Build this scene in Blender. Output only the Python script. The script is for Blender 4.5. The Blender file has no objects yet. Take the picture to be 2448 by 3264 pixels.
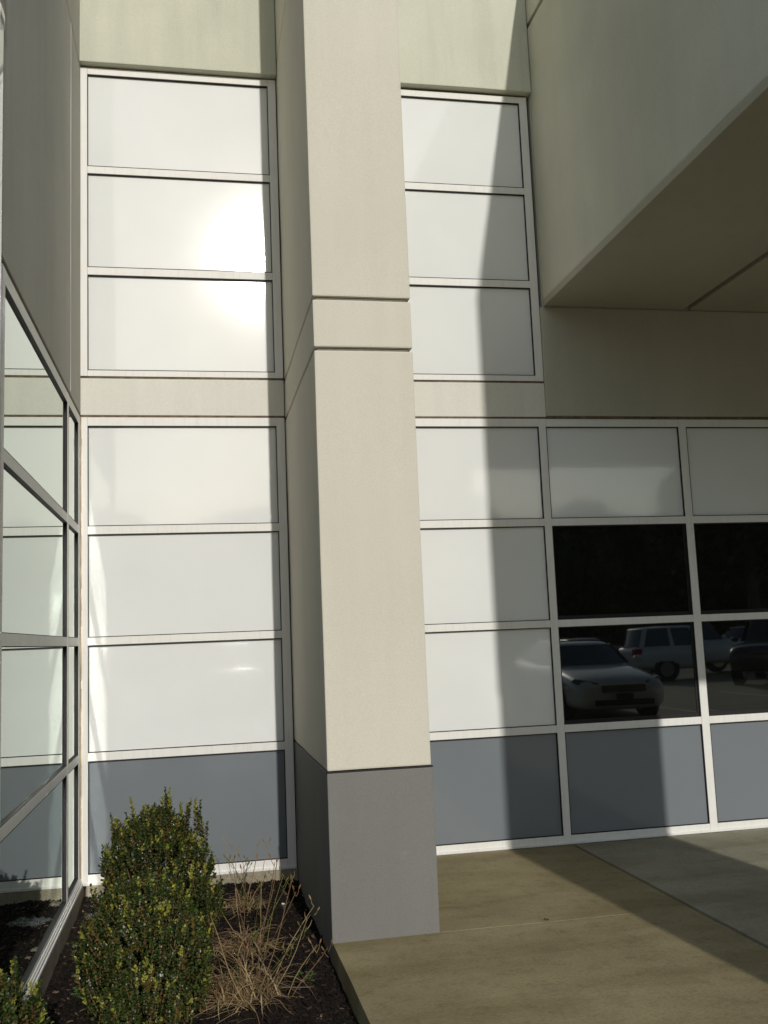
import bpy, bmesh, math, random
import numpy as np
from mathutils import Matrix, Vector, noise

S = bpy.context.scene
COL = S.collection
random.seed(7); RNG = np.random.default_rng(7)

# ------------------------------------------------------------------ camera
def cam_axes(pitch, roll, yaw):
    fwd = Vector((math.sin(yaw)*math.cos(pitch), math.cos(yaw)*math.cos(pitch), math.sin(pitch)))
    right = Vector((math.cos(yaw), -math.sin(yaw), 0)); up = right.cross(fwd)
    c, s = math.cos(roll), math.sin(roll)
    return c*right + s*up, -s*right + c*up, fwd
cd = bpy.data.cameras.new('camera'); cam = bpy.data.objects.new('camera', cd); COL.objects.link(cam)
r_, u_, f_ = cam_axes(0.1280, -0.0402, 0.1940)
m = Matrix((r_, u_, -f_)).transposed().to_4x4(); m.translation = Vector((0.0637, -7.2394, 1.6))
cam.matrix_world = m
cd.sensor_fit = 'HORIZONTAL'; cd.sensor_width = 36; cd.lens = 36*3114.1/2448
cd.clip_start = 0.05; cd.clip_end = 2000
S.camera = cam

# ------------------------------------------------------------------ sky, sun, exposure
TAZ, TEL = 0.072, 0.405            # sun direction: x and z per metre along y
SUN = Vector((TAZ, -1.0, TEL)).normalized()
EL = math.asin(SUN.z); ROT = math.atan2(SUN.x, SUN.y)
w = bpy.data.worlds.new('World'); S.world = w; w.use_nodes = True
nt = w.node_tree; bg = nt.nodes['Background']
sky = nt.nodes.new('ShaderNodeTexSky'); sky.sky_type = 'NISHITA'; sky.sun_disc = False
sky.sun_elevation = EL; sky.sun_rotation = ROT; sky.air_density = 1.2; sky.dust_density = 0.6; sky.ozone_density = 1.0
nt.links.new(sky.outputs[0], bg.inputs[0]); bg.inputs[1].default_value = 0.15
sd = bpy.data.lights.new('sun', 'SUN'); sd.energy = 3.2; sd.angle = math.radians(0.53); sd.color = (1.0, 0.96, 0.905)
so = bpy.data.objects.new('sun', sd); COL.objects.link(so); so.rotation_mode = 'QUATERNION'
so.rotation_quaternion = SUN.to_track_quat('Z', 'Y'); so.location = (3, -30, 20)
S.view_settings.view_transform = 'Standard'; S.view_settings.look = 'None'
S.view_settings.exposure = -0.46; S.view_settings.gamma = 1.0; S.view_settings.use_curve_mapping = False
S.render.engine = 'CYCLES'
S.cycles.use_denoising = True
S.cycles.max_bounces = 8; S.cycles.diffuse_bounces = 4; S.cycles.glossy_bounces = 5
S.cycles.caustics_reflective = True; S.cycles.blur_glossy = 0.0
S.cycles.use_guiding = True; S.cycles.use_surface_guiding = True; S.cycles.guiding_training_samples = 0   # finds the sun mirrored by the left glazing
S.cycles.sample_clamp_indirect = 0.0

# ------------------------------------------------------------------ materials
def new_mat(name):
    mt = bpy.data.materials.new(name); mt.use_nodes = True
    return mt, mt.node_tree, mt.node_tree.nodes['Principled BSDF']
def N(t, kind, **kw):
    n = t.nodes.new(kind)
    for k, v in kw.items(): setattr(n, k, v)
    return n
def noise_tex(t, scale, detail=4, rough=.55, stretch=None, coord='Object'):
    tc = N(t, 'ShaderNodeTexCoord'); n = N(t, 'ShaderNodeTexNoise')
    n.inputs['Scale'].default_value = scale; n.inputs['Detail'].default_value = detail; n.inputs['Roughness'].default_value = rough
    if stretch:
        mp = N(t, 'ShaderNodeMapping'); mp.inputs['Scale'].default_value = stretch
        t.links.new(tc.outputs[coord], mp.inputs[0]); t.links.new(mp.outputs[0], n.inputs[0])
    else: t.links.new(tc.outputs[coord], n.inputs[0])
    return n.outputs[0]
def mixc(t, fac, a, b, lo=.35, hi=.65, blend='MIX'):
    """colour a..b by a factor remapped from lo..hi"""
    mr = N(t, 'ShaderNodeMapRange'); mr.inputs[1].default_value = lo; mr.inputs[2].default_value = hi
    t.links.new(fac, mr.inputs[0])
    mx = N(t, 'ShaderNodeMix', data_type='RGBA', blend_type=blend)
    t.links.new(mr.outputs[0], mx.inputs[0])
    for i, c in ((6, a), (7, b)):
        if isinstance(c, tuple): mx.inputs[i].default_value = (*c, 1)
        else: t.links.new(c, mx.inputs[i])
    return mx.outputs[2]
def bump(t, h, strength, dist, prev=None):
    b = N(t, 'ShaderNodeBump'); b.inputs['Strength'].default_value = strength; b.inputs['Distance'].default_value = dist
    t.links.new(h, b.inputs['Height'])
    if prev: t.links.new(prev, b.inputs['Normal'])
    return b.outputs[0]
def mul(c, k): return tuple(min(1, x*k) for x in c)

def stucco(name, c, mott=.10, streak=.10, grain=1.0):
    mt, t, p = new_mat(name)
    col = mixc(t, noise_tex(t, .9, 5), mul(c, 1-mott), mul(c, 1+mott*.6), .3, .7)
    st = noise_tex(t, 1.0, 6, .6, (6.0, 6.0, .45))
    dark = mixc(t, st, mul((1, 1, 1), 1-streak), (1, 1, 1), .32, .58)
    mx = N(t, 'ShaderNodeMix', data_type='RGBA', blend_type='MULTIPLY'); mx.inputs[0].default_value = 1
    t.links.new(col, mx.inputs[6]); t.links.new(dark, mx.inputs[7])
    fine = mixc(t, noise_tex(t, 140, 2), (.91, .91, .91), (1, 1, 1), .3, .6)
    m2 = N(t, 'ShaderNodeMix', data_type='RGBA', blend_type='MULTIPLY'); m2.inputs[0].default_value = 1
    t.links.new(mx.outputs[2], m2.inputs[6]); t.links.new(fine, m2.inputs[7])
    t.links.new(m2.outputs[2], p.inputs['Base Color'])
    p.inputs['Roughness'].default_value = .9; p.inputs['Specular IOR Level'].default_value = .2
    n1 = bump(t, noise_tex(t, 190, 3, .6), .55*grain, .004)
    n2 = bump(t, noise_tex(t, 3.0, 3), .35, .012, n1)
    t.links.new(n2, p.inputs['Normal'])
    return mt

M = {}
M['stucco_pier'] = stucco('stucco_pier', (.70, .665, .555), .035, .035)
M['stucco_wall'] = stucco('stucco_wall', (.665, .665, .54), .10, .10)
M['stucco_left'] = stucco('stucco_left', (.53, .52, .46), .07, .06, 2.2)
M['stucco_canopy'] = stucco('stucco_canopy', (.61, .60, .50), .10, .03)
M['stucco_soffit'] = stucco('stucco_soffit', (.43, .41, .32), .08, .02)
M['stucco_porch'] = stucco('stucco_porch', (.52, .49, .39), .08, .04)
M['stucco_band'] = stucco('stucco_band', (.79, .775, .69), .05, .05, .3)
M['stucco_grey'] = stucco('stucco_grey', (.218, .212, .196), .06, .05)

def panel_mat(name, c, rough=.073, coat=.6):
    mt, t, p = new_mat(name)
    col = mixc(t, noise_tex(t, 1.3, 4), mul(c, .97), mul(c, 1.02), .3, .7)
    t.links.new(col, p.inputs['Base Color'])
    p.inputs['Roughness'].default_value = rough; p.inputs['Specular IOR Level'].default_value = .5
    p.inputs['Coat Weight'].default_value = coat; p.inputs['Coat Roughness'].default_value = .03
    n = bump(t, noise_tex(t, 1.6, 2), .05, .01); t.links.new(n, p.inputs['Coat Normal']); t.links.new(n, p.inputs['Normal'])
    rg = N(t, 'ShaderNodeMapRange'); rg.inputs[1].default_value = .35; rg.inputs[2].default_value = .7; rg.inputs[3].default_value = rough*.97; rg.inputs[4].default_value = rough*1.05
    t.links.new(noise_tex(t, 2.2, 6, .65, (1.0, 1.0, .5)), rg.inputs[0]); t.links.new(rg.outputs[0], p.inputs['Roughness'])
    return mt
M['panel_white'] = panel_mat('panel_white', (.84, .855, .83))
M['panel_grey'] = panel_mat('panel_grey', (.195, .217, .232), .12, .25)

def metal_frame(name, c, rough=.5):
    mt, t, p = new_mat(name)
    st = noise_tex(t, 1.0, 5, .7, (40, 40, 2.0))
    col = mixc(t, st, mul(c, .90), c, .28, .5)
    col2 = mixc(t, noise_tex(t, 5, 5, .65), mul(c, 1.12), (1, 1, 1), .3, .5)
    mx = N(t, 'ShaderNodeMix', data_type='RGBA', blend_type='MULTIPLY'); mx.inputs[0].default_value = .5
    t.links.new(col, mx.inputs[6]); t.links.new(col2, mx.inputs[7])
    t.links.new(mx.outputs[2], p.inputs['Base Color'])
    p.inputs['Roughness'].default_value = rough; p.inputs['Specular IOR Level'].default_value = .3
    return mt
M['frame'] = metal_frame('frame', (.83, .82, .77))
M['pipe_white'] = metal_frame('pipe_white', (.80, .80, .78), .06)

def plain(name, c, rough=.6, metal=0.0, spec=.5, var=.12, scale=30):
    mt, t, p = new_mat(name)
    col = mixc(t, noise_tex(t, scale, 4), mul(c, 1-var), mul(c, 1+var), .3, .7)
    t.links.new(col, p.inputs['Base Color'])
    p.inputs['Roughness'].default_value = rough; p.inputs['Metallic'].default_value = metal; p.inputs['Specular IOR Level'].default_value = spec
    return mt
M['gasket'] = plain('gasket', (.018, .015, .016), .6, 0, .3)
M['sealant'] = plain('sealant', (.16, .12, .085), .8, 0, .2, .4, 18)
M['rust_sealant'] = plain('rust_sealant', (.42, .33, .22), .8, 0, .2, .35, 9)
M['groove'] = plain('groove', (.20, .19, .155), .9, 0, .1)
M['core'] = plain('core', (.12, .12, .11), .9, 0, .1)

def glass_mat(name, tint, body, layers, ior=1.52, wave=.02, soft=.01):
    """coated glazing: slab reflectance of several glass faces over a dark room"""
    mt, t, p = new_mat(name); t.nodes.remove(p)
    out = t.nodes['Material Output']
    fr = N(t, 'ShaderNodeFresnel'); fr.inputs[0].default_value = ior
    # R_total = n R / (1 + (n-1) R)
    a = N(t, 'ShaderNodeMath', operation='MULTIPLY'); a.inputs[1].default_value = layers
    b = N(t, 'ShaderNodeMath', operation='MULTIPLY_ADD'); b.inputs[1].default_value = layers-1; b.inputs[2].default_value = 1
    d = N(t, 'ShaderNodeMath', operation='DIVIDE')
    t.links.new(fr.outputs[0], a.inputs[0]); t.links.new(fr.outputs[0], b.inputs[0])
    t.links.new(a.outputs[0], d.inputs[0]); t.links.new(b.outputs[0], d.inputs[1])
    gl = N(t, 'ShaderNodeBsdfGlossy'); gl.inputs['Color'].default_value = (*tint, 1); gl.inputs['Roughness'].default_value = soft
    df = N(t, 'ShaderNodeBsdfDiffuse'); 
    dust = mixc(t, noise_tex(t, 2.5, 6, .65), body, mul(body, 1.6), .4, .7)
    t.links.new(dust, df.inputs[0])
    n = bump(t, noise_tex(t, 1.1, 1), wave, .01); t.links.new(n, gl.inputs['Normal'])
    mx = N(t, 'ShaderNodeMixShader')
    t.links.new(d.outputs[0], mx.inputs[0]); t.links.new(df.outputs[0], mx.inputs[1]); t.links.new(gl.outputs[0], mx.inputs[2])
    t.links.new(mx.outputs[0], out.inputs[0])
    return mt
M['glass_dark'] = glass_mat('glass_dark', (.97, 1, .96), (.009, .009, .008), 2.3, soft=.016)
M['glass_green'] = glass_mat('glass_green', (.89, .955, .91), (.014, .017, .016), 4.0)

def concrete(name, c, c2, spot):
    mt, t, p = new_mat(name)
    col = mixc(t, noise_tex(t, 1.3, 6, .62), c2, c, .35, .62)
    st = mixc(t, noise_tex(t, .8, 5, .6, (1.0, 3.5, 1)), (.80, .78, .73), (1, 1, 1), .36, .56)
    mx = N(t, 'ShaderNodeMix', data_type='RGBA', blend_type='MULTIPLY'); mx.inputs[0].default_value = 1
    t.links.new(col, mx.inputs[6]); t.links.new(st, mx.inputs[7])
    sp = mixc(t, noise_tex(t, 9, 5, .7), mul((1, 1, 1), spot), (1, 1, 1), .33, .48)
    m2 = N(t, 'ShaderNodeMix', data_type='RGBA', blend_type='MULTIPLY'); m2.inputs[0].default_value = 1
    t.links.new(mx.outputs[2], m2.inputs[6]); t.links.new(sp, m2.inputs[7])
    gr = mixc(t, noise_tex(t, 110, 4, .8, (.5, 1.5, 1)), (.66, .66, .66), (1, 1, 1), .35, .6)
    m3 = N(t, 'ShaderNodeMix', data_type='RGBA', blend_type='MULTIPLY'); m3.inputs[0].default_value = 1
    t.links.new(m2.outputs[2], m3.inputs[6]); t.links.new(gr, m3.inputs[7])
    t.links.new(m3.outputs[2], p.inputs['Base Color'])
    p.inputs['Roughness'].default_value = .85; p.inputs['Specular IOR Level'].default_value = .25
    n1 = bump(t, noise_tex(t, 90, 4, .65, (.5, 1.5, 1)), .35, .004); t.links.new(n1, p.inputs['Normal'])
    return mt
M['slab_brown'] = concrete('slab_brown', (.395, .33, .182), (.315, .256, .134), .80)
M['slab_grey'] = concrete('slab_grey', (.42, .39, .285), (.345, .315, .225), .84)
M['curb'] = concrete('curb', (.42, .38, .29), (.33, .29, .21), .75)
M['asphalt'] = concrete('asphalt', (.36, .33, .24), (.30, .27, .19), .9)
M['line_paint'] = plain('line_paint', (.6, .58, .5), .7)
M['rubble'] = plain('rubble', (.20, .175, .13), .9, 0, .2, .3, 40)
M['joint_dirt'] = plain('joint_dirt', (.055, .045, .03), .95, 0, .1, .4, 40)

def attr_mat(name, rough=.4, spec=.5, trans=0.0):
    """colour from a per-piece attribute (random shade of each leaf, chip or blade)"""
    mt, t, p = new_mat(name)
    a = N(t, 'ShaderNodeAttribute'); a.attribute_name = 'piece_colour'
    t.links.new(a.outputs['Color'], p.inputs['Base Color'])
    p.inputs['Roughness'].default_value = rough; p.inputs['Specular IOR Level'].default_value = spec
    if trans:
        out = t.nodes['Material Output']; tr = N(t, 'ShaderNodeBsdfTranslucent'); t.links.new(a.outputs['Color'], tr.inputs[0])
        ms = N(t, 'ShaderNodeMixShader'); ms.inputs[0].default_value = trans
        t.links.new(p.outputs[0], ms.inputs[1]); t.links.new(tr.outputs[0], ms.inputs[2]); t.links.new(ms.outputs[0], out.inputs[0])
    return mt
M['leaf'] = attr_mat('leaf', .34, .5, .18)
M['far_leaf'] = attr_mat('far_leaf', .9, .05)
M['dry'] = attr_mat('dry', .75, .2, .15)
M['mulch_chip'] = attr_mat('mulch_chip', .9, .15)
M['twig'] = plain('twig', (.16, .085, .04), .8)
M['soil'] = plain('soil', (.022, .016, .012), .95, 0, .1, .5, 25)
M['hill_soil'] = plain('hill_soil', (.045, .045, .022), .95, 0, .05, .4, 1.5)
M['bark'] = plain('bark', (.09, .07, .05), .9)

# ------------------------------------------------------------------ mesh helpers
def link(name, me, mat, parent=None):
    o = bpy.data.objects.new(name, me); COL.objects.link(o)
    if mat is not None and len(me.materials) == 0: me.materials.append(M[mat] if isinstance(mat, str) else mat)
    if parent is not None: o.parent = parent
    return o
def bm_obj(name, bm, mat, parent=None, smooth=False):
    bmesh.ops.recalc_face_normals(bm, faces=bm.faces)
    me = bpy.data.meshes.new(name); bm.to_mesh(me); bm.free()
    if smooth: me.polygons.foreach_set('use_smooth', [True]*len(me.polygons))
    return link(name, me, mat, parent)
def add_box(bm, x0, x1, y0, y1, z0, z1):
    vs = [bm.verts.new((x, y, z)) for x in (x0, x1) for y in (y0, y1) for z in (z0, z1)]
    F = [(0, 1, 3, 2), (4, 6, 7, 5), (0, 4, 5, 1), (2, 3, 7, 6), (0, 2, 6, 4), (1, 5, 7, 3)]
    for f in F: bm.faces.new([vs[i] for i in f])
    return vs
def box(name, x0, x1, y0, y1, z0, z1, mat, parent=None, bev=0.0, seg=2):
    bm = bmesh.new(); add_box(bm, min(x0, x1), max(x0, x1), min(y0, y1), max(y0, y1), z0, z1)
    if bev: bmesh.ops.bevel(bm, geom=bm.edges[:], offset=bev, segments=seg, affect='EDGES', profile=.6)
    return bm_obj(name, bm, mat, parent)
def stucco_box(name, x0, x1, y0, y1, z0, z1, mat, parent=None, bev=.009, amp=.0022, cut=.22):
    """hand-trowelled block: soft arrises that wander a little"""
    bm = bmesh.new(); add_box(bm, x0, x1, y0, y1, z0, z1)
    for ax, (a, b) in enumerate(((x0, x1), (y0, y1), (z0, z1))):
        n = int((b-a)/cut)
        for k in range(1, n+1):
            co = [0, 0, 0]; co[ax] = a + (b-a)*k/(n+1); no = [0, 0, 0]; no[ax] = 1
            bmesh.ops.bisect_plane(bm, geom=bm.verts[:]+bm.edges[:]+bm.faces[:], plane_co=co, plane_no=no)
    sharp = [e for e in bm.edges if len(e.link_faces) == 2 and e.calc_face_angle(0) > .5]
    bmesh.ops.bevel(bm, geom=sharp, offset=bev, segments=2, affect='EDGES', profile=.6)
    for v in bm.verts:
        q = v.co*1.9
        v.co += Vector((noise.noise(q), noise.noise(q+Vector((31, 7, 3))), noise.noise(q+Vector((5, 57, 11)))))*amp
    return bm_obj(name, bm, mat, parent)
def tag(o, label=None, cat=None, group=None, kind=None):
    if label: o['label'] = label
    if cat: o['category'] = cat
    if group: o['group'] = group
    if kind: o['kind'] = kind
    return o
def empty(name, loc=(0, 0, 0), rz=0.0):
    o = bpy.data.objects.new(name, None); COL.objects.link(o); o.location = loc; o.rotation_euler = (0, 0, rz); o.empty_display_size = .2
    return o
def tube(bm, pts, radii, n=6, cap=True):
    rings = []
    for i, p in enumerate(pts):
        p = Vector(p); a = Vector(pts[max(0, i-1)]); b = Vector(pts[min(len(pts)-1, i+1)])
        d = (b-a).normalized(); s = d.orthogonal().normalized() if abs(d.z) > .99 else d.cross(Vector((0, 0, 1))).normalized()
        q = d.cross(s)
        r = radii[i] if hasattr(radii, '__len__') else radii
        rings.append([bm.verts.new(p + (s*math.cos(k*2*math.pi/n) + q*math.sin(k*2*math.pi/n))*r) for k in range(n)])
    for a, b in zip(rings, rings[1:]):
        for k in range(n): bm.faces.new((a[k], a[(k+1) % n], b[(k+1) % n], b[k]))
    if cap: bm.faces.new(rings[0][::-1]); bm.faces.new(rings[-1])
def pieces_mesh(name, V, F, C, mat, parent=None, smooth=False):
    """V verts, F faces, C one colour per vertex"""
    me = bpy.data.meshes.new(name); me.from_pydata(V, [], F)
    at = me.color_attributes.new('piece_colour', 'FLOAT_COLOR', 'POINT')
    c = np.ones((len(V), 4), np.float32); c[:, :3] = np.asarray(C, np.float32); at.data.foreach_set('color', c.ravel())
    if smooth: me.polygons.foreach_set('use_smooth', [True]*len(me.polygons))
    return link(name, me, mat, parent)

# ================================================================== GROUND
def sheet(name, x0, x1, y0, y1, z, mat):
    me = bpy.data.meshes.new(name); me.from_pydata([(x0, y0, z), (x1, y0, z), (x1, y1, z), (x0, y1, z)], [], [(0, 1, 2, 3)])
    return tag(link(name, me, mat), kind='structure')
sheet('ground', -400, 400, -600, 400, -.30, 'soil')
lot = box('parking_lot', -60, 90, -62, -9.02, -.28, -.02, 'asphalt'); tag(lot, kind='structure')
for k in range(14):
    x = -18+k*2.75
    box('parking_line', x, x+.1, -14.4, -9.6, -.0199, -.015, 'line_paint', lot)
for k in range(14):
    x = -18+k*2.75
    box('parking_line', x, x+.1, -25.6, -20.6, -.0199, -.015, 'line_paint', lot)

pave = empty('pavement'); tag(pave, kind='structure')
xs = [2.836, 5.2, 7.7, 10.2, 12.7]; ys = [-1.817, -4.3, -6.7, -9.0]
box('sub_base', .77, 12.7, -8.99, .0, -.29, -.055, 'joint_dirt', pave)
box('sub_base', -6, .757, -8.99, -4.91, -.29, -.055, 'joint_dirt', pave)
def slab(x0, x1, y0, y1, mat, g=.005, bev=.005):
    z = random.uniform(-.003, 0)
    return stucco_box('slab', x0+g, x1-g, y0+g, y1-g, -.20, z, mat, pave, bev=bev, amp=.004, cut=.16)
slab(1.344, 2.827, ys[0], -.012, 'slab_brown', .0015, .0015)
slab(.757, 2.827, ys[1], ys[0], 'slab_brown', .0015, .0015)
slab(.757, 2.836, ys[2], ys[1], 'slab_brown'); slab(.757, 2.836, ys[3], ys[2], 'slab_brown')
yy = [-.012]+[-2.9, -5.9, -9.0]
for a, b in zip(xs, xs[1:]):
    for c, d in zip(yy, yy[1:]): slab(a+.012, b, d, c, 'slab_grey')
for a, b in ((-6, -3.7), (-3.7, -1.5), (-1.5, .757)):
    slab(a, b, -9.0, -6.9, 'slab_brown'); slab(a, b, -6.9, -4.9, 'slab_brown')

# mulch bed
def bed_z(x, y):
    return -.115 + .022*noise.noise(Vector((x*2.1, y*2.1, 3))) + .010*noise.noise(Vector((x*9, y*9, 1))) + .035*math.exp(-((y+.02)/.25)**2)
nx, ny = 80, 240
V = []; F = []
for j in range(ny+1):
    for i in range(nx+1):
        x = -6+6.757*(i/nx)**.35; y = -4.9+4.9*j/ny
        V.append((min(x, .757), y, bed_z(x, y)))
for j in range(ny):
    for i in range(nx):
        a = j*(nx+1)+i; F.append((a, a+1, a+nx+2, a+nx+1))
me = bpy.data.meshes.new('planting_bed'); me.from_pydata(V, [], F)
bed = tag(link('planting_bed', me, 'soil'), kind='structure')
V = []; F = []; C = []
for k in range(20000):
    x = random.uniform(-.72, .75); y = random.uniform(-3.9, -.02)
    if x < -.7 and y > -2.95: continue
    z = bed_z(x, y) + random.uniform(.0, .012)
    L = random.uniform(.005, .018)*(1.8 if random.random() < .06 else 1); W = L*random.uniform(.2, .55); T = random.uniform(.0015, .004)
    R = Matrix.Rotation(random.uniform(0, 6.28), 3, 'Z') @ Matrix.Rotation(random.gauss(0, .35), 3, 'X') @ Matrix.Rotation(random.gauss(0, .35), 3, 'Y')
    b = len(V)
    for sx, sy, sz in ((-1, -1, -1), (1, -.8, -1), (.9, 1, -1), (-.8, .8, -1), (-.9, -.9, 1), (.9, -.7, 1), (.8, .9, 1), (-.7, .7, 1)):
        p = R @ Vector((sx*L, sy*W, sz*T)); V.append((min(x+p.x, .755), y+p.y, z+p.z))
    F += [(b+4, b+5, b+6, b+7), (b, b+1, b+5, b+4), (b+1, b+2, b+6, b+5), (b+2, b+3, b+7, b+6), (b+3, b, b+4, b+7)]
    q = random.random()
    c = (.013, .010, .008) if q < .82 else ((.030, .020, .014) if q < .965 else (.15, .105, .065))
    f = random.uniform(.6, 1.35); C += [mul(c, f)]*8
ch = pieces_mesh('mulch', V, F, C, 'mulch_chip'); tag(ch, 'dark shredded bark mulch covering the planting bed', 'mulch', kind='stuff')

# ================================================================== BUILDING
B = empty('office_building')
tag(B, 'beige stucco office building with white panel windows, tall pier and projecting canopy', 'building')
ZT = 9.2
# masonry body behind the facade
box('wall', -6, 14, .13, 9, -.25, ZT, 'core', B)
# --- foundation curbs
stucco_box('foundation', -.70, .757, -.012, .13, -.28, -.004, 'curb', B, bev=.006, amp=.004, cut=.15)
stucco_box('foundation', -6, -.716, -2.93, .13, -.28, -.002, 'curb', B, bev=.006, amp=.003, cut=.2)
box('foundation', 1.34, 14, .002, .13, -.28, -.002, 'curb', B)

# --- windows of the main wall
ZR = [3.216, 2.478, 2.42, 1.684, 1.629, .885, .828, .067]       # top/bottom of rows A..D
ZU = [5.958, 5.215, 5.159, 4.421, 4.363, 3.632]
REC = .022
def ring(win, x0, x1, z0, z1, wd=.006, wb=.006, wr=.006, y0=.003, y1=.05):
    bm = bmesh.new()
    add_box(bm, x0, x1, y0, y1, z1-wd, z1); add_box(bm, x0, x1, y0, y1, z0, z0+wd)
    add_box(bm, x0, x0+wd, y0, y1, z0+wd, z1-wd); add_box(bm, x1-wd, x1, y0, y1, z0+wd, z1-wd)
    if wb > wd: add_box(bm, x0+wd, x1-wd, REC-.006, y1, z0+wd, z0+wb)  # added dark strips at foot and right imitate the gasket's reflection in the pane
    if wr > wd: add_box(bm, x1-wr, x1-wd, REC-.007, y1, z0+wb, z1-wd)
    bm_obj('gasket', bm, 'gasket', win)
def facade_window(label, cols, zrows, fx0, fx1, fz0, fz1, fill, back='core'):
    """cols: (x0,x1) of each column; zrows: (z1,z0); fill(col,row) -> part name, material"""
    win = box('window', fx0+.004, fx1-.004, .06, .125, fz0+.004, fz1-.004, back, B); win['label'] = label
    edges = [fx0] + [v for c in cols for v in c] + [fx1]
    for a, b in zip(edges[0::2], edges[1::2]):
        if b-a > .004: box('mullion', a, b, 0, .059, fz0, fz1, 'frame', win, .0015, 1)
    zed = [fz1] + [v for r in zrows for v in r] + [fz0]
    for (x0, x1) in cols:
        for hi, lo in zip(zed[0::2], zed[1::2]):
            box('transom', x0+.0008, x1-.0008, .0012, .059, lo, hi, 'frame', win, .0015, 1)
    for ci, (x0, x1) in enumerate(cols):
        for ri, (z1, z0) in enumerate(zrows):
            nm, mt = fill(ci, ri)
            ring(win, x0, x1, z0, z1) if nm == 'panel' else ring(win, x0, x1, z0, z1, .008, .030, .024)
            jy = random.uniform(-.001, .001)
            o = box(nm, x0+.0055, x1-.0055, REC+jy, .055, z0+.0055, z1-.0055, mt, win)
            ta, tb = random.uniform(-.0016, .0016), random.uniform(-.0016, .0016)   # hung a touch out of plumb
            for v in o.data.vertices:
                if v.co.y < .04: v.co.y += ta*(v.co.x-(x0+x1)/2)/(x1-x0) + tb*(v.co.z-(z0+z1)/2)/(z1-z0)
    return win
rowsL = list(zip(ZR[0::2], ZR[1::2])); rowsU = list(zip(ZU[0::2], ZU[1::2]))
fL = lambda c, r: ('panel', 'panel_grey' if r == 3 else 'panel_white')
fR = lambda c, r: ('panel', 'panel_grey') if r == 3 else (('panel', 'panel_white') if (c == 0 or r == 0) else ('pane', 'glass_dark'))
facade_window('lower window bay of white panels between the left wing and the pier', [(-.685, .686)], rowsL, -.736, .748, .004, 3.279, fL)
facade_window('upper window bay of three white panels left of the pier', [(-.685, .686)], rowsU, -.736, .748, 3.588, 6.012, fL)
cols = [(1.405, 2.767), (2.826, 3.969), (4.034, 5.177), (5.242, 6.385), (6.45, 7.593), (7.658, 8.80), (8.866, 10.0)]
facade_window('wide lower window bay with dark panes right of the pier', cols, rowsL, 1.345, 10.06, .004, 3.279, fR)
facade_window('upper window bay of three white panels right of the pier', [(1.405, 2.767)], rowsU, 1.345, 2.832, 3.588, 6.012, fL)
# dirt-filled joint strips over and under the band
for x0, x1 in ((-.737, .75), (1.345, 2.835)):
    stucco_box('band', x0, x1, .004, .12, 3.296, 3.572, 'stucco_band', B, bev=.004, amp=.001, cut=.4)
    box('sealant_joint', x0, x1, .009, .12, 3.2795, 3.2955, 'sealant', B); box('sealant_joint', x0, x1, .010, .12, 3.5725, 3.5875, 'sealant', B)
    box('sealant_joint', x0, x1, .010, .12, 6.0125, 6.03, 'sealant', B)
# sill flashing at the foot of the right bay
box('sill', 1.345, 10.06, -.012, .0, .0035, .022, 'frame', B, .002, 1)
box('sill', -.73, .748, -.010, -.0005, -.003, .016, 'frame', B, .002, 1)
# rusty caulk in the inner corner
bm = bmesh.new()
for k in range(60):
    z0 = .03+k*3.25/60; z1 = .03+(k+1)*3.25/60
    d = .010+.004*noise.noise(Vector((0, 0, k*.6)))
    add_box(bm, -.7375, -.7375+d, -.0035, .0, z0, z1-.0002)
bm_obj('sealant_joint', bm, 'rust_sealant', B)

# --- upper stucco fields
stucco_box('wall', -.735, .754, -.06, .12, 6.022, ZT, 'stucco_wall', B, amp=.003)
stucco_box('wall', 1.343, 2.858, -.06, .12, 6.030, ZT, 'stucco_wall', B, amp=.003)
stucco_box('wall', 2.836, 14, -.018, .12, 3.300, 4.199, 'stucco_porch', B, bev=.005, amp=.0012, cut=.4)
box('sealant_joint', 2.84, 10.0, -.004, .12, 3.2795, 3.2995, 'sealant', B)
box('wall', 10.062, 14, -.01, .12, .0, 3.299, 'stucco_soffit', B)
box('wall', 2.8585, 14, -.002, .12, 4.2, ZT, 'stucco_canopy', B)

# --- pier: grey base, three courses with reveals between
PX0, PX1, PY = .757, 1.341, -1.813
pier = box('pier', PX0+.022, PX1-.022, PY+.022, .10, -.25, ZT-.05, 'groove', B); pier['label'] = 'tall square stucco pier with grey base between the window bays'
stucco_box('pier_base', PX0-.002, PX1+.006, PY-.004, .11, -.26, .879, 'stucco_grey', pier, bev=.007, amp=.0022, cut=.2)
for z0, z1 in ((.889, 3.259), (3.279, 3.563), (3.583, 6.120), (6.140, ZT)):
    stucco_box('pier_section', PX0, PX1, PY, .11, z0, z1, 'stucco_pier', pier, bev=.010, amp=.0030, cut=.18)
box('flashing', PX0-.004, PX1+.008, PY-.0065, PY+.02, .8795, .8875, 'gasket', pier)

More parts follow.
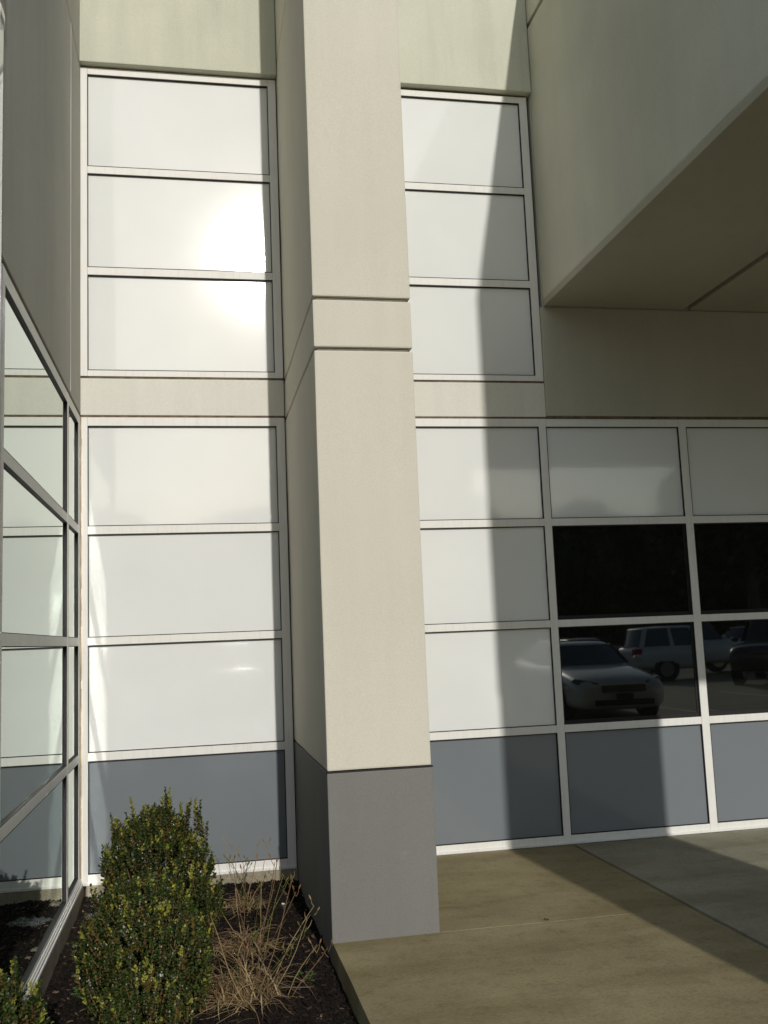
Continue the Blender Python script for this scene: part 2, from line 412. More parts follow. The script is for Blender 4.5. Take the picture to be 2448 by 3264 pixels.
# --- left wing: stucco over glazing, plane x = XL
XL = -.737
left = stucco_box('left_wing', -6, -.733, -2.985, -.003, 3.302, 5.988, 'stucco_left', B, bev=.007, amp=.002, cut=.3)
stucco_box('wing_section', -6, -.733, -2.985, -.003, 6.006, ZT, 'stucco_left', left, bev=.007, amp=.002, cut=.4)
box('reveal', -5.9, -.745, -2.90, -.01, 5.98, 6.02, 'groove', left)
box('sealant_joint', -.7350, -.7312, -.592, -.588, 3.32, 5.98, 'stucco_band', left)
box('wing_body', -5.98, -.83, -2.91, .12, -.2, 3.31, 'core', left)
gw = box('window', -.825, -.775, -2.905, -.005, .0, 3.29, 'core', B); gw['label'] = 'green tinted glazing of the left wing mirroring the white panels'
GX = XL-.016
ZLT = [3.284, 3.216, 2.478, 2.42, 1.684, 1.629, .885, .828, .067, .004]
MY = [(-2.93, -2.86), (-.70, -.64), (-.085, -.004)]
for a, b in MY: box('mullion', -.772, XL, a, b, .004, 3.284, 'frame', gw, .0015, 1)
for (a, b) in ((-2.86, -.70), (-.64, -.085)):
    for hi, lo in zip(ZLT[0::2], ZLT[1::2]):
        box('transom', -.772, XL-.0012, a+.0008, b-.0008, lo, hi, 'frame', gw, .0015, 1)
    for hi, lo in zip(ZLT[1::2], ZLT[2::2]):
        box('pane', -.772, GX, a+.004, b-.004, lo+.004, hi-.004, 'glass_green', gw)
        bm = bmesh.new(); X0, X1 = -.772, XL-.002
        add_box(bm, X0, X1, b-.005, b, lo, hi); add_box(bm, X0, X1, a, a+.003, lo, hi)
        add_box(bm, X0, X1, a+.003, b-.005, hi-.004, hi); add_box(bm, X0, X1, a+.003, b-.005, lo, lo+.004)
        bm_obj('gasket', bm, 'gasket', gw)
box('sealant_joint', -.77, -.7385, -2.93, -.004, 3.2845, 3.3015, 'sealant', left)
for k, (z0, z1, xx) in enumerate(((.0, .018, -.716), (.018, .034, -.724), (.034, .046, -.731))):
    box('sill', -.772, xx, -2.93, -.014, z0+.0005, z1, 'frame', gw, .001, 1)

# --- canopy: box on a square column
CX0, CX1, CY, CZ0, CZ1 = 2.861, 13.0, -7.55, 4.203, 7.33
can = box('canopy', CX0+.03, CX1-.03, CY+.03, -.03, CZ0+.055, CZ1-.02, 'core', B); can['label'] = 'deep beige stucco canopy projecting over the walk on a column'
stucco_box('fascia', CX0, CX1, CY, -.0025, CZ0+.056, 6.60, 'stucco_canopy', can, bev=.012, amp=.004, cut=.5)
stucco_box('fascia', CX0, CX1, CY, -.0025, 6.64, CZ1, 'stucco_canopy', can, bev=.010, amp=.003, cut=.5)
SX = [(CX0+.001, 4.080), (4.138, 6.9), (6.94, 9.7), (9.74, CX1)]
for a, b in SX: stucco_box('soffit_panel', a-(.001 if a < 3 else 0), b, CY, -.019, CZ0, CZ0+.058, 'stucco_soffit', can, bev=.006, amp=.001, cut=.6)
def column(x0, x1):
    stucco_box('column', x0, x1, CY+.02, CY+1.22, .885, CZ0-.002, 'stucco_pier', can, bev=.01, amp=.003, cut=.4)
    stucco_box('column', x0-.004, x1+.004, CY+.016, CY+1.224, -.02, .88, 'stucco_grey', can, bev=.01, amp=.002, cut=.4)
column(CX0+.01, 4.08); column(11.7, CX1-.02)

# ================================================================== DOWNSPOUT at the wing's end
ds = empty('downspout', (-.7695, -3.042, 0)); tag(ds, 'white metal downspout at the outer corner of the left wing', 'downspout')
def pipe(name, z0, z1, hw, parent, mat='pipe_white'):
    bm = bmesh.new(); add_box(bm, -hw, hw, -hw*1.25, hw*1.25, z0, z1)
    bmesh.ops.bevel(bm, geom=[e for e in bm.edges if abs(e.verts[0].co.z-e.verts[1].co.z) > .01], offset=.012, segments=6, affect='EDGES', profile=.5)
    return bm_obj(name, bm, mat, parent, True)
pipe('lower_pipe', -.08, 4.365, .0405, ds); up = pipe('upper_pipe', 4.345, ZT-.2, .0425, ds)
pipe('sleeve', 4.34, 4.40, .0445, ds)
for z in (1.9, 6.8): box('bracket', -.052, .0425, -.054, .060, z, z+.03, 'pipe_white', ds, .003, 1)

# ================================================================== PLANTS
def leaf_into(V, F, C, base, d, up, L, W, col, cup=.18):
    """small boxwood leaf, folded along its midrib"""
    d = d.normalized(); side = d.cross(up)
    if side.length < 1e-4: side = d.orthogonal()
    side.normalize(); n = side.cross(d)
    b = len(V)
    pts = [base, base+d*L*.35+side*W*.5+n*W*cup, base+d*L*.8+side*W*.38+n*W*cup, base+d*L, base+d*L*.8-side*W*.38+n*W*cup, base+d*L*.35-side*W*.5+n*W*cup, base+d*L*.5]
    V += [tuple(p) for p in pts]
    F += [(b, b+1, b+6), (b+1, b+2, b+3, b+6), (b+6, b+3, b+4, b+5), (b, b+6, b+5)]
    C += [col]*7
GREENS = [(.030, .056, .012), (.044, .074, .015), (.060, .088, .018), (.026, .046, .013)]
BRONZE = [(.12, .10, .022), (.10, .082, .022), (.15, .115, .03)]
TIPS = [(.28, .29, .045), (.22, .25, .04), (.33, .31, .06)]
def boxwood(name, label, loc, sx, sy, h, nspr, seed, tops=(), lean=(0, 0), group='boxwood shrubs in the planting bed'):
    rnd = random.Random(seed)
    root = empty(name, loc); tag(root, label, 'shrub', group)
    V, F, C = [], [], []; st = bmesh.new()
    for k in range(9):
        a = rnd.uniform(0, 6.28); q = rnd.uniform(.2, .75)
        tube(st, [(0.03*math.cos(a), .03*math.sin(a), 0), (sx*q*.5*math.cos(a), sy*q*.5*math.sin(a), h*.35), (sx*q*math.cos(a), sy*q*math.sin(a), h*.7)], [.009, .006, .003], 5)
    def sprig(p, d, L, tipc, dens):
        n = max(4, int(L/.0135*dens)); bend = Vector((rnd.gauss(0, .12), rnd.gauss(0, .12), .12))
        pts = []; c = p.copy(); dd = d.copy()
        for i in range(n+1):
            pts.append(c.copy()); dd = (dd + bend*.06 + Vector((0, 0, .02))).normalized(); c = c + dd*(L/n)
        tube(st, [pts[0], pts[n//2], pts[-1]], [.0022, .0017, .001], 3, False)
        ang = rnd.uniform(0, 6.28); bronze = rnd.random() < .26; tip = rnd.random() < tipc
        for i, c in enumerate(pts):
            ang += 1.57 + rnd.gauss(0, .3); t = i/n
            ax = (pts[min(i+1, n)]-pts[max(i-1, 0)]).normalized()
            s1 = ax.orthogonal().normalized(); s2 = ax.cross(s1)
            for sgn in (0, math.pi):
                out = s1*math.cos(ang+sgn)+s2*math.sin(ang+sgn)
                open_ = .95-.45*t
                ld = (out*open_ + ax*(1.05-.5*open_) + Vector((rnd.gauss(0, .15), rnd.gauss(0, .15), rnd.gauss(0, .15)))).normalized()
                col = rnd.choice(GREENS)
                if bronze and rnd.random() < .6: col = rnd.choice(BRONZE)
                if tip and t > .62: col = rnd.choice(TIPS)
                elif rnd.random() < .05: col = rnd.choice(BRONZE)
                col = mul(col, rnd.uniform(.75, 1.3))
                LL = rnd.uniform(.016, .025)*(1.12 if t < .8 else .85)
                leaf_into(V, F, C, c, ld, ax, LL, LL*rnd.uniform(.6, .78), col, rnd.uniform(.05, .3))
    for k in range(nspr):
        # point on the outline of the crown, a little inside or out
        th = rnd.uniform(0, 2*math.pi); v = rnd.random()**.85
        prof = (1-max(0, (v-.35)/.65)**3.0)**.5 if v > .35 else .86+.4*v
        wob = 1+.22*noise.noise(Vector((math.cos(th)*1.6, math.sin(th)*1.6, v*3.2+seed)))
        depth = 1-abs(rnd.gauss(0, .20)); r = prof*wob*depth
        p = Vector((sx*r*math.cos(th)+lean[0]*v, sy*r*math.sin(th)+lean[1]*v, h*(.04+.9*v*wob**.5)))
        out = Vector((math.cos(th), math.sin(th), 0))
        d = (out*rnd.uniform(.2, .95)*(1-.5*v) + Vector((0, 0, 1)) + Vector((rnd.gauss(0, .2), rnd.gauss(0, .2), 0))).normalized()
        L = rnd.uniform(.06, .13)
        sprig(p-d*L*.5, d, L, .22, 1.0)
    for (dx, dy, z, L) in tops:
        for q in range(3):
            d = Vector((rnd.gauss(0, .10), rnd.gauss(0, .10), 1)).normalized()
            sprig(Vector((dx+rnd.gauss(0, .008), dy+rnd.gauss(0, .008), z-L)), d, L*rnd.uniform(.75, 1.0), .55, 1.1)
    fo = pieces_mesh('foliage', V, F, C, 'leaf', root, True); fo['kind'] = 'stuff'
    bm_obj('stem', st, 'twig', root)
    return root
bz = -.12
boxwood('boxwood_shrub', 'tall dense boxwood shrub with ragged top in front of the grey panel', (-.165, -1.62, bz), .305, .40, .84, 1350, 3,
        tops=[(.061, 0, .95, .20), (.05, .03, .92, .17), (.075, -.03, .90, .15), (.221, 0, .89, .20), (.142, 0, .87, .16), (.16, .04, .88, .17), (-.086, 0, .91, .20), (-.19, 0, .84, .20), (-.205, .03, .78, .16), (-.263, 0, .67, .16), (-.31, -.04, .49, .14), (-.02, 0, .86, .14), (.26, .05, .78, .16), (-.13, -.05, .80, .16)])
boxwood('boxwood_shrub', 'lower boxwood shrub with yellow tips nearest the camera beside dry grass', (-.185, -2.26, bz), .295, .42, .60, 1250, 11,
        tops=[(-.28, -.05, .46, .18), (-.25, .0, .44, .14), (-.09, -.12, .62, .19), (-.05, -.10, .60, .16), (.06, -.2, .54, .15), (.27, .12, .62, .20), (.25, .16, .66, .18), (.28, .05, .54, .16), (-.16, -.2, .40, .18), (.0, .1, .66, .14), (-.12, .12, .66, .16), (.12, -.22, .44, .15)])
boxwood('boxwood_shrub', 'small bronze tipped boxwood shrub by the corner of the left wing', (-.72, -3.05, bz), .18, .22, .44, 380, 23,
        tops=[(.08, -.02, .55, .15), (.15, .0, .47, .15), (0, .05, .50, .12)])

STRAW = [(.42, .30, .15), (.33, .22, .105), (.47, .36, .20), (.28, .18, .09), (.20, .12, .065)]
def blade(V, F, C, base, az, L, lift, droop, wd, col, rnd):
    d = Vector((math.cos(az)*math.cos(lift), math.sin(az)*math.cos(lift), math.sin(lift))); side = Vector((-math.sin(az), math.cos(az), 0))
    p = Vector(base); b = len(V); n = 6; tw = rnd.uniform(-.8, .8); wig = rnd.gauss(0, .25)
    floor = rnd.uniform(.006, .05)
    for i in range(n+1):
        t = i/n; hw = wd*(1-t*.85)
        s = (side*math.cos(tw*t) + Vector((0, 0, 1))*math.sin(tw*t))*hw
        V.append(tuple(p-s)); V.append(tuple(p+s)); C.extend([col, col])
        d = (d + Vector((-math.sin(az)*wig*.2, math.cos(az)*wig*.2, -droop/n*1.6))).normalized()
        p = p + d*(L/n)
        if p.z < floor: p.z = floor
    for i in range(n): F.append((b+2*i, b+2*i+1, b+2*i+3, b+2*i+2))
def dry_clump(label, loc, nbl, R, stalks, seed, bias=0.0, hook=None):
    rnd = random.Random(seed); root = empty('dried_daylily', loc); tag(root, label, 'dried plant', 'dried daylily clumps in the bed')
    V, F, C = [], [], []
    for k in range(nbl):
        az = rnd.uniform(0, 6.28) if rnd.random() < .55 else bias+rnd.gauss(0, .7)
        base = (rnd.gauss(0, R*.24), rnd.gauss(0, R*.34), rnd.uniform(0, .05))
        col = mul(rnd.choice(STRAW), rnd.uniform(.7, 1.15))
        blade(V, F, C, base, az, rnd.uniform(.5, 1.15)*R, rnd.uniform(.25, 1.35), rnd.uniform(1.0, 2.6), rnd.uniform(.0015, .0045), col, rnd)
    o = pieces_mesh('leaf_blades', V, F, C, 'dry', root); o['kind'] = 'stuff'
    # green shoots among the straw
    V, F, C = [], [], []
    for k in range(10):
        blade(V, F, C, (rnd.gauss(0, .04), rnd.gauss(0, .04), 0), rnd.uniform(0, 6.28), rnd.uniform(.12, .24), rnd.uniform(.7, 1.4), .7, .004, mul((.06, .11, .02), rnd.uniform(.7, 1.3)), rnd)
    o = pieces_mesh('green_shoots', V, F, C, 'dry', root); o['kind'] = 'stuff'
    for (bx, by, tx, ty, h, kind) in stalks:
        bm = bmesh.new(); c1 = mul(rnd.choice(STRAW), .85); ox, oy = rnd.gauss(0, .035), rnd.gauss(0, .07); bx += ox; by += oy; tx += ox; ty += oy
        if kind == 'green': c1 = mul((.17, .16, .05), rnd.uniform(.8, 1.1))
        ph = rnd.uniform(0, 6); pts = [Vector((bx+(tx-bx)*t+.012*math.sin(5*t+ph), by+(ty-by)*t+.012*math.cos(4*t+ph), h*t)) for t in (0, .2, .4, .6, .8, 1)]
        tube(bm, pts, [.0026, .0024, .0022, .002, .0017, .0014], 5)
        tip = pts[-1]
        for s in (-1, 1):
            d = Vector((s*rnd.uniform(.2, .6), rnd.gauss(0, .3), 1)).normalized(); L = rnd.uniform(.03, .055)
            e = tip-Vector((0, 0, rnd.uniform(0, .05))); tube(bm, [e, e+d*L*.5+Vector((s*.004, 0, 0)), e+d*L], [.0017, .0015, .0008], 4)
            if kind != 'bare':
                q = e+d*L; tube(bm, [q, q+d*.008, q+d*.020, q+d*.028], [.001, .0040, .0036, .0008], 5)
        for k in range(2):
            t = rnd.uniform(.55, .9); e = pts[0].lerp(pts[-1], t); d = Vector((rnd.choice((-1, 1))*.7, rnd.gauss(0, .3), .8)).normalized()
            tube(bm, [e, e+d*rnd.uniform(.02, .05)], [.0014, .0006], 4)
        bmesh.ops.recalc_face_normals(bm, faces=bm.faces); me = bpy.data.meshes.new('stalk'); bm.to_mesh(me); bm.free()
        at = me.color_attributes.new('piece_colour', 'FLOAT_COLOR', 'POINT')
        pod = (.15, .17, .04) if kind == 'green' else (.30, .17, .07)
        for v in me.vertices:
            c = c1 if v.co.z < h*.985 else tuple(.5*a+.5*b for a, b in zip(c1, pod))
            at.data[v.index].color = (*c, 1)
        link('stalk', me, 'dry', root)
    return root
dry_clump('small dried daylily clump nearest the grey panel', (.36, -.62, -.10), 150, .24,
          [(0, 0, -.08, .0, .42, 'bare'), (.02, 0, -.13, -.02, .34, 'green'), (.0, .02, -.03, .05, .30, 'green'), (.03, 0, .10, .03, .40, 'bare'), (.02, .0, .13, 0, .36, 'bare'), (.03, -.02, .20, -.05, .22, 'dry'), (0, 0, .05, .03, .28, 'green')], 31, 2.8)
dry_clump('middle dried daylily clump with leaning stalks beside the tall shrub', (.33, -1.45, -.11), 340, .28,
          [(0, 0, -.10, .02, .50, 'dry'), (0, .02, -.02, .1, .52, 'dry'), (.02, 0, .09, .05, .56, 'dry'), (.02, .02, .15, .02, .50, 'bare'), (-.02, 0, -.16, -.05, .34, 'bare'), (.04, 0, .20, -.03, .36, 'green'), (.04, 0, .06, -.1, .42, 'green')], 37, 2.9)
dry_clump('largest dried daylily clump with tall seed stalks at the slab edge', (.27, -2.12, -.12), 560, .34,
          [(.02, 0, .12, .03, .62, 'dry'), (.05, 0, .22, .05, .52, 'green'), (.06, .02, .27, .04, .58, 'bare'), (.06, -.02, .28, -.02, .46, 'dry'), (.08, 0, .32, -.06, .40, 'dry'), (.02, -.04, -.16, .05, .42, 'bare'), (.08, -.05, .28, -.16, .28, 'green'), (.08, -.06, .20, -.2, .26, 'green'), (.12, -.08, .30, -.18, .38, 'bare'), (.20, -.12, .34, -.22, .26, 'dry'), (.24, -.12, .40, -.25, .26, 'dry'), (.0, .02, .05, .1, .58, 'dry')], 41, 3.3)
def weed(label, loc, n, seed):
    rnd = random.Random(seed); root = empty('clover_weed', loc); tag(root, label, 'weed', 'green weeds in the mulch'); V, F, C = [], [], []
    st = bmesh.new()
    for k in range(n):
        a = rnd.uniform(0, 6.28); r = rnd.uniform(0, .07); p = Vector((r*math.cos(a), r*math.sin(a), rnd.uniform(.012, .045)))
        tube(st, [(p.x*.3, p.y*.3, 0), p], [.001, .0008], 3, False)
        for q in range(3):
            b = a+q*2.09+rnd.gauss(0, .2); leaf_into(V, F, C, p, Vector((math.cos(b), math.sin(b), .25)), Vector((0, 0, 1)), .013, .012, mul((.06, .16, .03), rnd.uniform(.7, 1.3)))
    o = pieces_mesh('foliage', V, F, C, 'leaf', root); o['kind'] = 'stuff'; bm_obj('stem', st, 'twig', root)
weed('patch of green clover by the left wing foundation', (-.52, -1.93, -.115), 46, 5)
weed('small green clover sprig near the concrete slab edge', (.60, -2.05, -.115), 16, 6)

# litter and rubble in the corner
def rock(name, label, loc, r, seed, mat='rubble', squash=.6):
    bm = bmesh.new(); bmesh.ops.create_icosphere(bm, subdivisions=2, radius=r)
    for v in bm.verts:
        v.co *= 1+.35*noise.noise(v.co/r*1.3+Vector((seed, 0, 0))); v.co.z *= squash
    o = bm_obj(name, bm, mat); o.location = loc; tag(o, label, 'stone'); return o
rock('stone', 'pale lump of concrete rubble in the inner corner', (-.62, -.10, -.09), .045, 3)
rock('stone', 'flat pale stone against the left wing foundation', (-.64, -1.02, -.108), .032, 9, squash=.4)
rock('stone', 'small tan stone left of the tall shrub', (-.62, -1.18, -.108), .02, 14)
rock('stone', 'tiny white stone on the mulch by the pier', (.60, -.55, -.10), .012, 21, 'panel_white')
bm = bmesh.new(); n = 22
g = [[bm.verts.new((.12*(i/n-.5)*2, .09*(j/n-.5)*2, .02*noise.noise(Vector((i*.31, j*.31, 4)))+.012*noise.noise(Vector((i*.8, j*.8, 9)))+.03)) for j in range(n+1)] for i in range(n+1)]
for i in range(n):
    for j in range(n): bm.faces.new((g[i][j], g[i+1][j], g[i+1][j+1], g[i][j+1]))
mp, t, p = new_mat('plastic'); p.inputs['Base Color'].default_value = (.55, .60, .63, 1); p.inputs['Roughness'].default_value = .18; p.inputs['Alpha'].default_value = .14
nb = bump(t, noise_tex(t, 30, 3), .4, .01); t.links.new(nb, p.inputs['Normal'])
o = bm_obj('plastic_sheet', bm, mp, smooth=True); o.location = (-.52, -.50, -.11); o.rotation_euler = (0, 0, .5)
tag(o, 'crumpled clear plastic sheet lying behind the tall shrub', 'plastic sheet')

def leaf_scrap(label, loc, L, seed):
    rnd = random.Random(seed); bm = bmesh.new(); n = 7; rows = []
    for i in range(n+1):
        t = i/n; hw = L*.33*math.sin(math.pi*min(1, t*.96+.02))**.8
        rows.append([bm.verts.new((L*(t-.5), s*hw, .004+L*.22*abs(s)*(.6+.4*t)+.05*L*rnd.gauss(0, 1))) for s in (-1, 0, 1)])
    for a, b in zip(rows, rows[1:]):
        for k in range(2): bm.faces.new((a[k], a[k+1], b[k+1], b[k]))
    bmesh.ops.solidify(bm, geom=bm.faces[:], thickness=.0006)
    o = bm_obj('dead_leaf', bm, 'twig'); o.location = loc; o.rotation_euler = (0, 0, rnd.uniform(0, 6)); tag(o, label, 'leaf')
leaf_scrap('tiny curled dead leaf on the slab joint right of the pier', (1.963, -1.80, .001), .03, 2)
leaf_scrap('tiny dead leaf at the foot of the middle grey panel', (2.98, -.05, .001), .022, 5)

# ================================================================== CARS mirrored in the glass
def paint(name, c, metal=.2):
    mt, t, p = new_mat(name); p.inputs['Base Color'].default_value = (*c, 1); p.inputs['Roughness'].default_value = .35; p.inputs['Metallic'].default_value = metal
    p.inputs['Coat Weight'].default_value = 1; p.inputs['Coat Roughness'].default_value = .015
    return mt
M['car_glass'] = glass_mat('car_glass', (1, 1, 1), (.01, .011, .012), 2.0, wave=0)
M['tyre'] = plain('tyre', (.02, .02, .02), .8); M['rim'] = plain('rim', (.55, .55, .55), .3, .9)
M['lamp'] = plain('lamp', (.12, .125, .13), .06, .5); M['tail'] = plain('tail', (.35, .02, .015), .2); M['chrome'] = plain('chrome', (.8, .8, .8), .08, 1.0, var=.02)
M['black_trim'] = plain('black_trim', (.02, .02, .02), .5)
def loft(bm, secs):
    rows = [[bm.verts.new(p) for p in s] for s in secs]
    for a, b in zip(rows, rows[1:]):
        for k in range(len(a)-1): bm.faces.new((a[k], a[k+1], b[k+1], b[k]))
    for r in (rows[0], rows[-1]):
        bm.faces.new(r if r is rows[0] else r[::-1])
def car(name, label, cat, body_mat, loc, rz, kind):
    """front towards +y of the car's own frame; wheels on z=0"""
    root = empty(name, loc, rz); tag(root, label, cat, 'cars parked in the lot behind the camera')
    sub = lambda o, lv=2: o.modifiers.new('subsurf', 'SUBSURF').__setattr__('render_levels', lv)
    if kind == 'sedan':
        st = [(2.42, .30, .56, .62), (2.36, .22, .70, .78), (2.15, .20, .80, .87), (1.6, .20, .90, .90), (.95, .20, .98, .915), (.2, .20, .97, .92), (-.8, .20, .98, .92), (-1.5, .22, 1.02, .91), (-2.1, .26, 1.03, .87), (-2.38, .36, .98, .78), (-2.44, .42, .70, .70)]
        roofz, gh = 1.45, dict(wb=1.02, wt=.28, rt=-.95, rb=-1.72, belt=.96, bw=.80, tw=.58); WB = (1.40, -1.38); R = .33
    else:
        st = [(2.34, .42, .75, .70), (2.28, .36, .98, .84), (2.0, .34, 1.05, .90), (1.5, .34, 1.09, .92), (.95, .34, 1.10, .93), (.2, .34, 1.08, .93), (-.9, .34, 1.08, .93), (-1.8, .34, 1.10, .93), (-2.2, .38, 1.10, .91), (-2.32, .42, 1.02, .86), (-2.36, .48, .80, .82)]
        roofz, gh = 1.74, dict(wb=1.0, wt=.42, rt=-2.02, rb=-2.26, belt=1.07, bw=.83, tw=.68); WB = (1.38, -1.38); R = .37
    bm = bmesh.new(); secs = []
    for y, zb, zt, w in st:
        s = [(.0, zt+.03), (.55*w, zt+.015), (.86*w, zt-.03), (.975*w, zt-.12), (w, (zt+zb)*.5+.04), (.985*w, zb+.16), (.93*w, zb), (0, zb)]
        full = [(x, y, z) for x, z in s] + [(-x, y, z) for x, z in s[-2:0:-1]]
        secs.append(full+[full[0]])
    rows = [[bm.verts.new(p) for p in s[:-1]] for s in secs]
    for a, b in zip(rows, rows[1:]):
        for k in range(len(a)): bm.faces.new((a[k], a[(k+1) % len(a)], b[(k+1) % len(a)], b[k]))
    bm.faces.new(rows[0]); bm.faces.new(rows[-1][::-1])
    o = bm_obj('body', bm, body_mat, root, True); sub(o)
    # cabin and roof
    G = gh; bm = bmesh.new(); rings = []
    for t in (0, .12, .5, .88, 1.0):
        z = G['belt']-.05+(roofz-.03-G['belt']+.05)*t; f = G['wb']+(G['wt']-G['wb'])*t; r = G['rb']+(G['rt']-G['rb'])*t; ww = G['bw']+(G['tw']-G['bw'])*t**1.15
        m_ = (f+r)/2
        rings.append([bm.verts.new(q) for q in ((0, f+.06, z), (ww*.75, f, z), (ww, f-.16, z), (ww*1.02, m_, z), (ww, r+.14, z), (ww*.75, r, z), (0, r-.04, z), (-ww*.75, r, z), (-ww, r+.14, z), (-ww*1.02, m_, z), (-ww, f-.16, z), (-ww*.75, f, z))])
    for a, b in zip(rings, rings[1:]):
        for k in range(12): bm.faces.new((a[k], a[(k+1) % 12], b[(k+1) % 12], b[k]))
    top = bm.verts.new((0, (G['wt']+G['rt'])/2, roofz+.015))
    for k in range(12): bm.faces.new((rings[-1][k], rings[-1][(k+1) % 12], top))
    o = bm_obj('roof', bm, body_mat, root, True); sub(o)
    def quad(nm, pts, mat, par=root, th=.0):
        b_ = bmesh.new(); b_.faces.new([b_.verts.new(p) for p in pts]); bmesh.ops.subdivide_edges(b_, edges=b_.edges[:], cuts=1); bmesh.ops.solidify(b_, geom=b_.faces[:], thickness=.012) ; return bm_obj(nm, b_, mat, par)
    zb, zt = G['belt']+.03, roofz-.085
    lerp = lambda a, b, t: a+(b-a)*t
    fz = lambda z: (z-G['belt']+.05)/(roofz-.03-G['belt']+.05)
    def front(z): t = fz(z); return lerp(G['wb'], G['wt'], t)+.035
    def rear(z): t = fz(z); return lerp(G['rb'], G['rt'], t)-.03
    def wide(z): t = fz(z); return lerp(G['bw'], G['tw'], t**1.15)
    # windscreen bowed across
    def screen(nm, fn, sg):
        b_ = bmesh.new(); n = 8; g = []
        for j in range(5):
            z = lerp(zb, zt, j/4); row = []
            for i in range(n+1):
                u = (i/n-.5)*2; row.append(b_.verts.new((u*wide(z)*.86, fn(z)+sg*(.035-.10*u*u), z)))
            g.append(row)
        for j in range(4):
            for i in range(n): b_.faces.new((g[j][i], g[j][i+1], g[j+1][i+1], g[j+1][i]))
        return bm_obj(nm, b_, 'car_glass', root, True)
    screen('windscreen', front, 1); screen('rear_window', rear, -1)
    spans = [(.30, .62), (.64, .94)] if kind == 'sedan' else [(.16, .40), (.43, .66), (.70, .95)]
    for s in (-1, 1):
        for a, b in spans:
            pts = []
            for z, q in ((zb, a), (zb, b), (zt, b), (zt, a)):
                y0, y1 = front(z)-.22, rear(z)+.2; qq = (q-spans[0][0])/(spans[-1][1]-spans[0][0])
                pts.append((s*(wide(z)*1.012+.012), lerp(y0, y1, qq), z))
            quad('side_window', pts if s > 0 else pts[::-1], 'car_glass')
    for s in (-1, 1):
        for yy in WB:
            wd = empty('wheel'); wd.parent = root; wd.location = (s*.80, yy, R)
            b_ = bmesh.new(); bmesh.ops.create_cone(b_, cap_ends=True, segments=28, radius1=R, radius2=R, depth=.24, matrix=Matrix.Rotation(math.pi/2, 4, 'Y')); bmesh.ops.bevel(b_, geom=[e for e in b_.edges if e.calc_face_angle(0) > .8], offset=.03, segments=2, affect='EDGES')
            bm_obj('tyre', b_, 'tyre', wd)
            b_ = bmesh.new(); bmesh.ops.create_cone(b_, cap_ends=True, segments=20, radius1=R*.62, radius2=R*.62, depth=.255, matrix=Matrix.Rotation(math.pi/2, 4, 'Y'))
            for q in range(5):
                a = q*1.2566; add_box(b_, -.132 if s < 0 else .10, -.10 if s < 0 else .132, math.cos(a)*.06-.03, math.cos(a)*.06+.03, math.sin(a)*R*.3-.03, math.sin(a)*R*.3+.03)
            bm_obj('rim', b_, 'rim', wd)
            b_ = bmesh.new(); bmesh.ops.create_cone(b_, cap_ends=True, segments=28, radius1=R*1.13, radius2=R*1.13, depth=.02, matrix=Matrix.Translation((s*.105, 0, .02)) @ Matrix.Rotation(math.pi/2, 4, 'Y'))
            bm_obj('wheel_arch', b_, 'black_trim', wd)
        fy = st[2][0]; hz = st[2][2]
        b_ = bmesh.new(); vs = [(s*.40, fy+.235, hz-.20), (s*.74, fy+.13, hz-.16), (s*.86, fy-.10, hz-.07), (s*.80, fy-.06, hz-.02), (s*.46, fy+.20, hz-.09)]
        inner = [(x*.97, y-.07, z) for x, y, z in vs]
        a_ = [b_.verts.new(p) for p in vs]; c_ = [b_.verts.new(p) for p in inner]; b_.faces.new(a_); b_.faces.new(c_[::-1])
        for k in range(5): b_.faces.new((a_[k], c_[k], c_[(k+1) % 5], a_[(k+1) % 5]))
        bm_obj('headlight', b_, 'lamp', root)
        ry = st[-2][0]; box('taillight', s*.60 if s > 0 else -.88, s*.88 if s > 0 else -.60, ry-.07, ry+.17, st[-2][2]-.28, st[-2][2]-.06 if kind == 'sedan' else st[-2][2]+.02, 'tail', root, .03)
        b_ = bmesh.new(); bmesh.ops.create_icosphere(b_, subdivisions=2, radius=.1, matrix=Matrix.Translation((s*1.0, front(zb)-.28, zb+.07)) @ Matrix.Diagonal((1.1, .6, .75, 1)))
        bm_obj('mirror', b_, body_mat, root, True)
    fy, hz = st[0][0], st[1][2]
    gr = box('grille', -.40, .40, fy-.06, fy+.035, hz-.17, hz-.045, 'black_trim', root, .015)
    for k in range(3): box('slat', -.38, .38, fy+.034, fy+.040, hz-.152+k*.035, hz-.147+k*.035, 'rim', gr)
    box('lower_intake', -.55, .55, fy-.06, fy+.03, st[0][1]+.0, st[0][1]+.10, 'black_trim', root, .015)
    box('number_plate', -.16, .16, fy+.03, fy+.05, st[0][1]+.11, st[0][1]+.21, 'black_trim', root, .005)
    return root
M['paint_white'] = paint('paint_white', (.72, .73, .72), 0); M['paint_pearl'] = paint('paint_pearl', (.62, .64, .64), .1)
M['paint_black'] = paint('paint_black', (.015, .016, .018), .1); M['paint_silver'] = paint('paint_silver', (.42, .44, .45), .6); M['paint_blue'] = paint('paint_blue', (.03, .04, .07), .3)
zc = -.02
car('parked_car', 'white sedan facing the building, mirrored in the lower dark pane', 'car', 'paint_pearl', (7.7, -11.75, zc), .06, 'sedan')
car('parked_suv', 'white sport utility vehicle parked broadside, mirrored behind the white sedan', 'suv', 'paint_white', (16.0, -22.6, zc), -math.pi/2, 'suv')
car('parked_suv', 'black sport utility vehicle mirrored at the right picture edge', 'suv', 'paint_black', (15.6, -16.9, zc), .75, 'suv')
car('parked_car', 'dark sedan whose roof shows between the mirrored white cars', 'car', 'paint_blue', (13.4, -25.6, zc), .05, 'sedan')
car('parked_car', 'pale silver sedan farthest back in the mirrored parking lot', 'car', 'paint_silver', (22.8, -30.5, zc), .9, 'sedan')
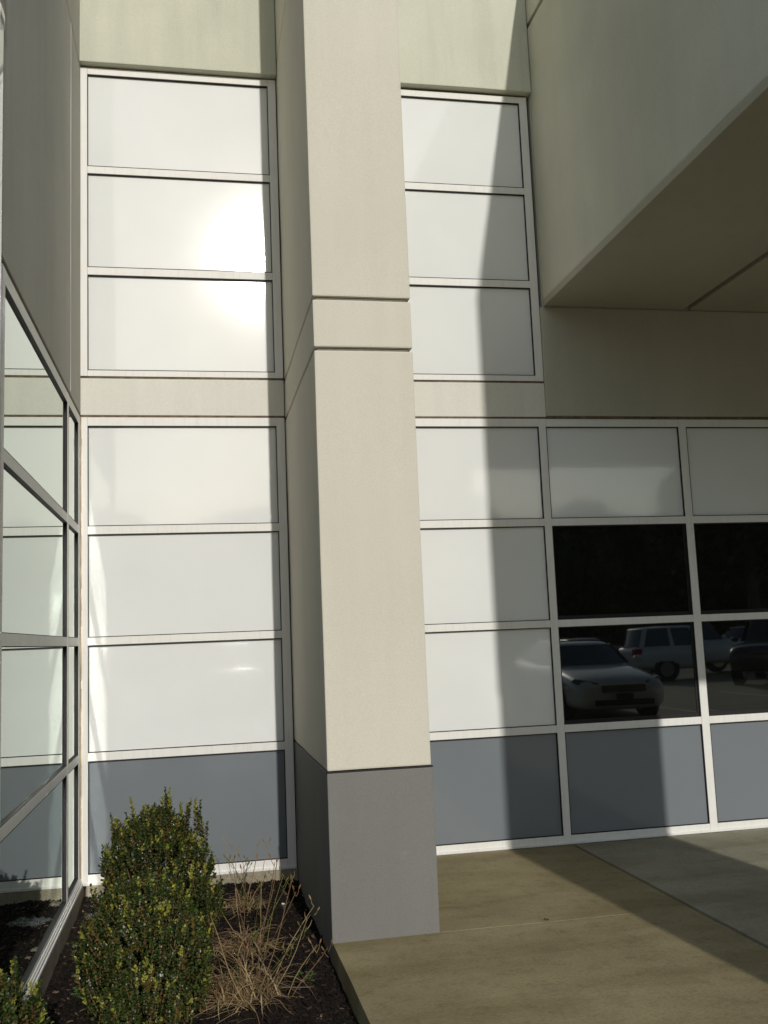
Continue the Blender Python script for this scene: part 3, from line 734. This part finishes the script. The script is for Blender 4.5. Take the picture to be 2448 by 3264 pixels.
car('parked_suv', 'silver sport utility vehicle whose glints show in the lit white panel', 'suv', 'paint_silver', (1.0, -20.2, zc), .0, 'suv')

# ================================================================== TREES across the lot
def crown_mesh(name, blobs, n, size, cols, mat, parent, rnd):
    V, F, C = [], [], []
    for (bx, by, b_z, rx, rz_) in blobs:
        for k in range(n):
            d = Vector((rnd.gauss(0, 1), rnd.gauss(0, 1), rnd.gauss(0, 1))).normalized()*(rnd.random()**.4)
            p = Vector((bx+d.x*rx, by+d.y*rx, b_z+d.z*rz_)); a = Vector((rnd.gauss(0, 1), rnd.gauss(0, 1), rnd.gauss(0, 1))).normalized(); c = a.orthogonal().normalized(); s = size*rnd.uniform(.5, 1.3)
            b = len(V); V += [tuple(p-a*s), tuple(p+c*s*.5), tuple(p+a*s), tuple(p-c*s*.5)]; F.append((b, b+1, b+2, b+3)); C += [mul(rnd.choice(cols), rnd.uniform(.7, 1.3))]*4
    return pieces_mesh(name, V, F, C, mat, parent)
# wooded rise behind the lot
V = []; F = []; nx, ny = 60, 10
for j in range(ny+1):
    for i in range(nx+1):
        x = -110+230*i/nx; t = j/ny; y = -64-26*t
        V.append((x, y, -.4 + (13.0+1.3*noise.noise(Vector((x*.05, 3, 1)))+.5*noise.noise(Vector((x*.4, y*.3, 1))))*(1-(1-t)**2.2)))
for j in range(ny):
    for i in range(nx):
        a = j*(nx+1)+i; F.append((a, a+nx+1, a+nx+2, a+1))
me = bpy.data.meshes.new('hill'); me.from_pydata(V, [], F); tag(link('hill', me, 'hill_soil'), kind='structure')
DG = [(.035, .06, .02), (.05, .07, .025), (.06, .065, .03)]
rnd = random.Random(77); blobs = []
for k in range(52):
    x = -60+k*3.3+rnd.uniform(-1, 1); h = 12.6+1.6*noise.noise(Vector((k*.35, 0, 2)))+rnd.uniform(-.6, .6); y = -66-rnd.uniform(0, 6)
    blobs += [(x, y, h*.28, 3.6, h*.34), (x+rnd.uniform(-1, 1), y, h*.62, 3.2, h*.34)]
wd = crown_mesh('woodland', blobs, 1100, .55, DG, 'far_leaf', None, rnd); tag(wd, 'far dark woodland beyond the parking lot', 'woodland', kind='stuff')
tr = empty('tree', (26.5, -36, -.02)); tag(tr, 'large leafy tree beyond the lot, mirrored in the right upper panels', 'tree')
bm = bmesh.new(); tube(bm, [(0, 0, 0), (.1, 0, 2.5), (.0, .1, 5), (.3, 0, 8)], [.35, .27, .2, .08], 10)
for k in range(6):
    a = k*1.05; tube(bm, [(.05, .05, 3+.6*k), (1.2*math.cos(a), 1.2*math.sin(a), 4.6+.6*k), (2.4*math.cos(a), 2.4*math.sin(a), 5.6+.6*k)], [.12, .07, .03], 6)
bm_obj('trunk', bm, 'bark', tr)
crown_mesh('crown', [(0, 0, 6, 3.4, 2.8), (1.4, .5, 8.4, 2.5, 2.2), (-1.6, -.4, 7.8, 2.4, 2.0), (0, 0, 10, 2.0, 1.8), (-2.4, 0, 5.2, 1.8, 1.5)], 1500, .28, DG, 'far_leaf', tr, rnd)['kind'] = 'stuff'
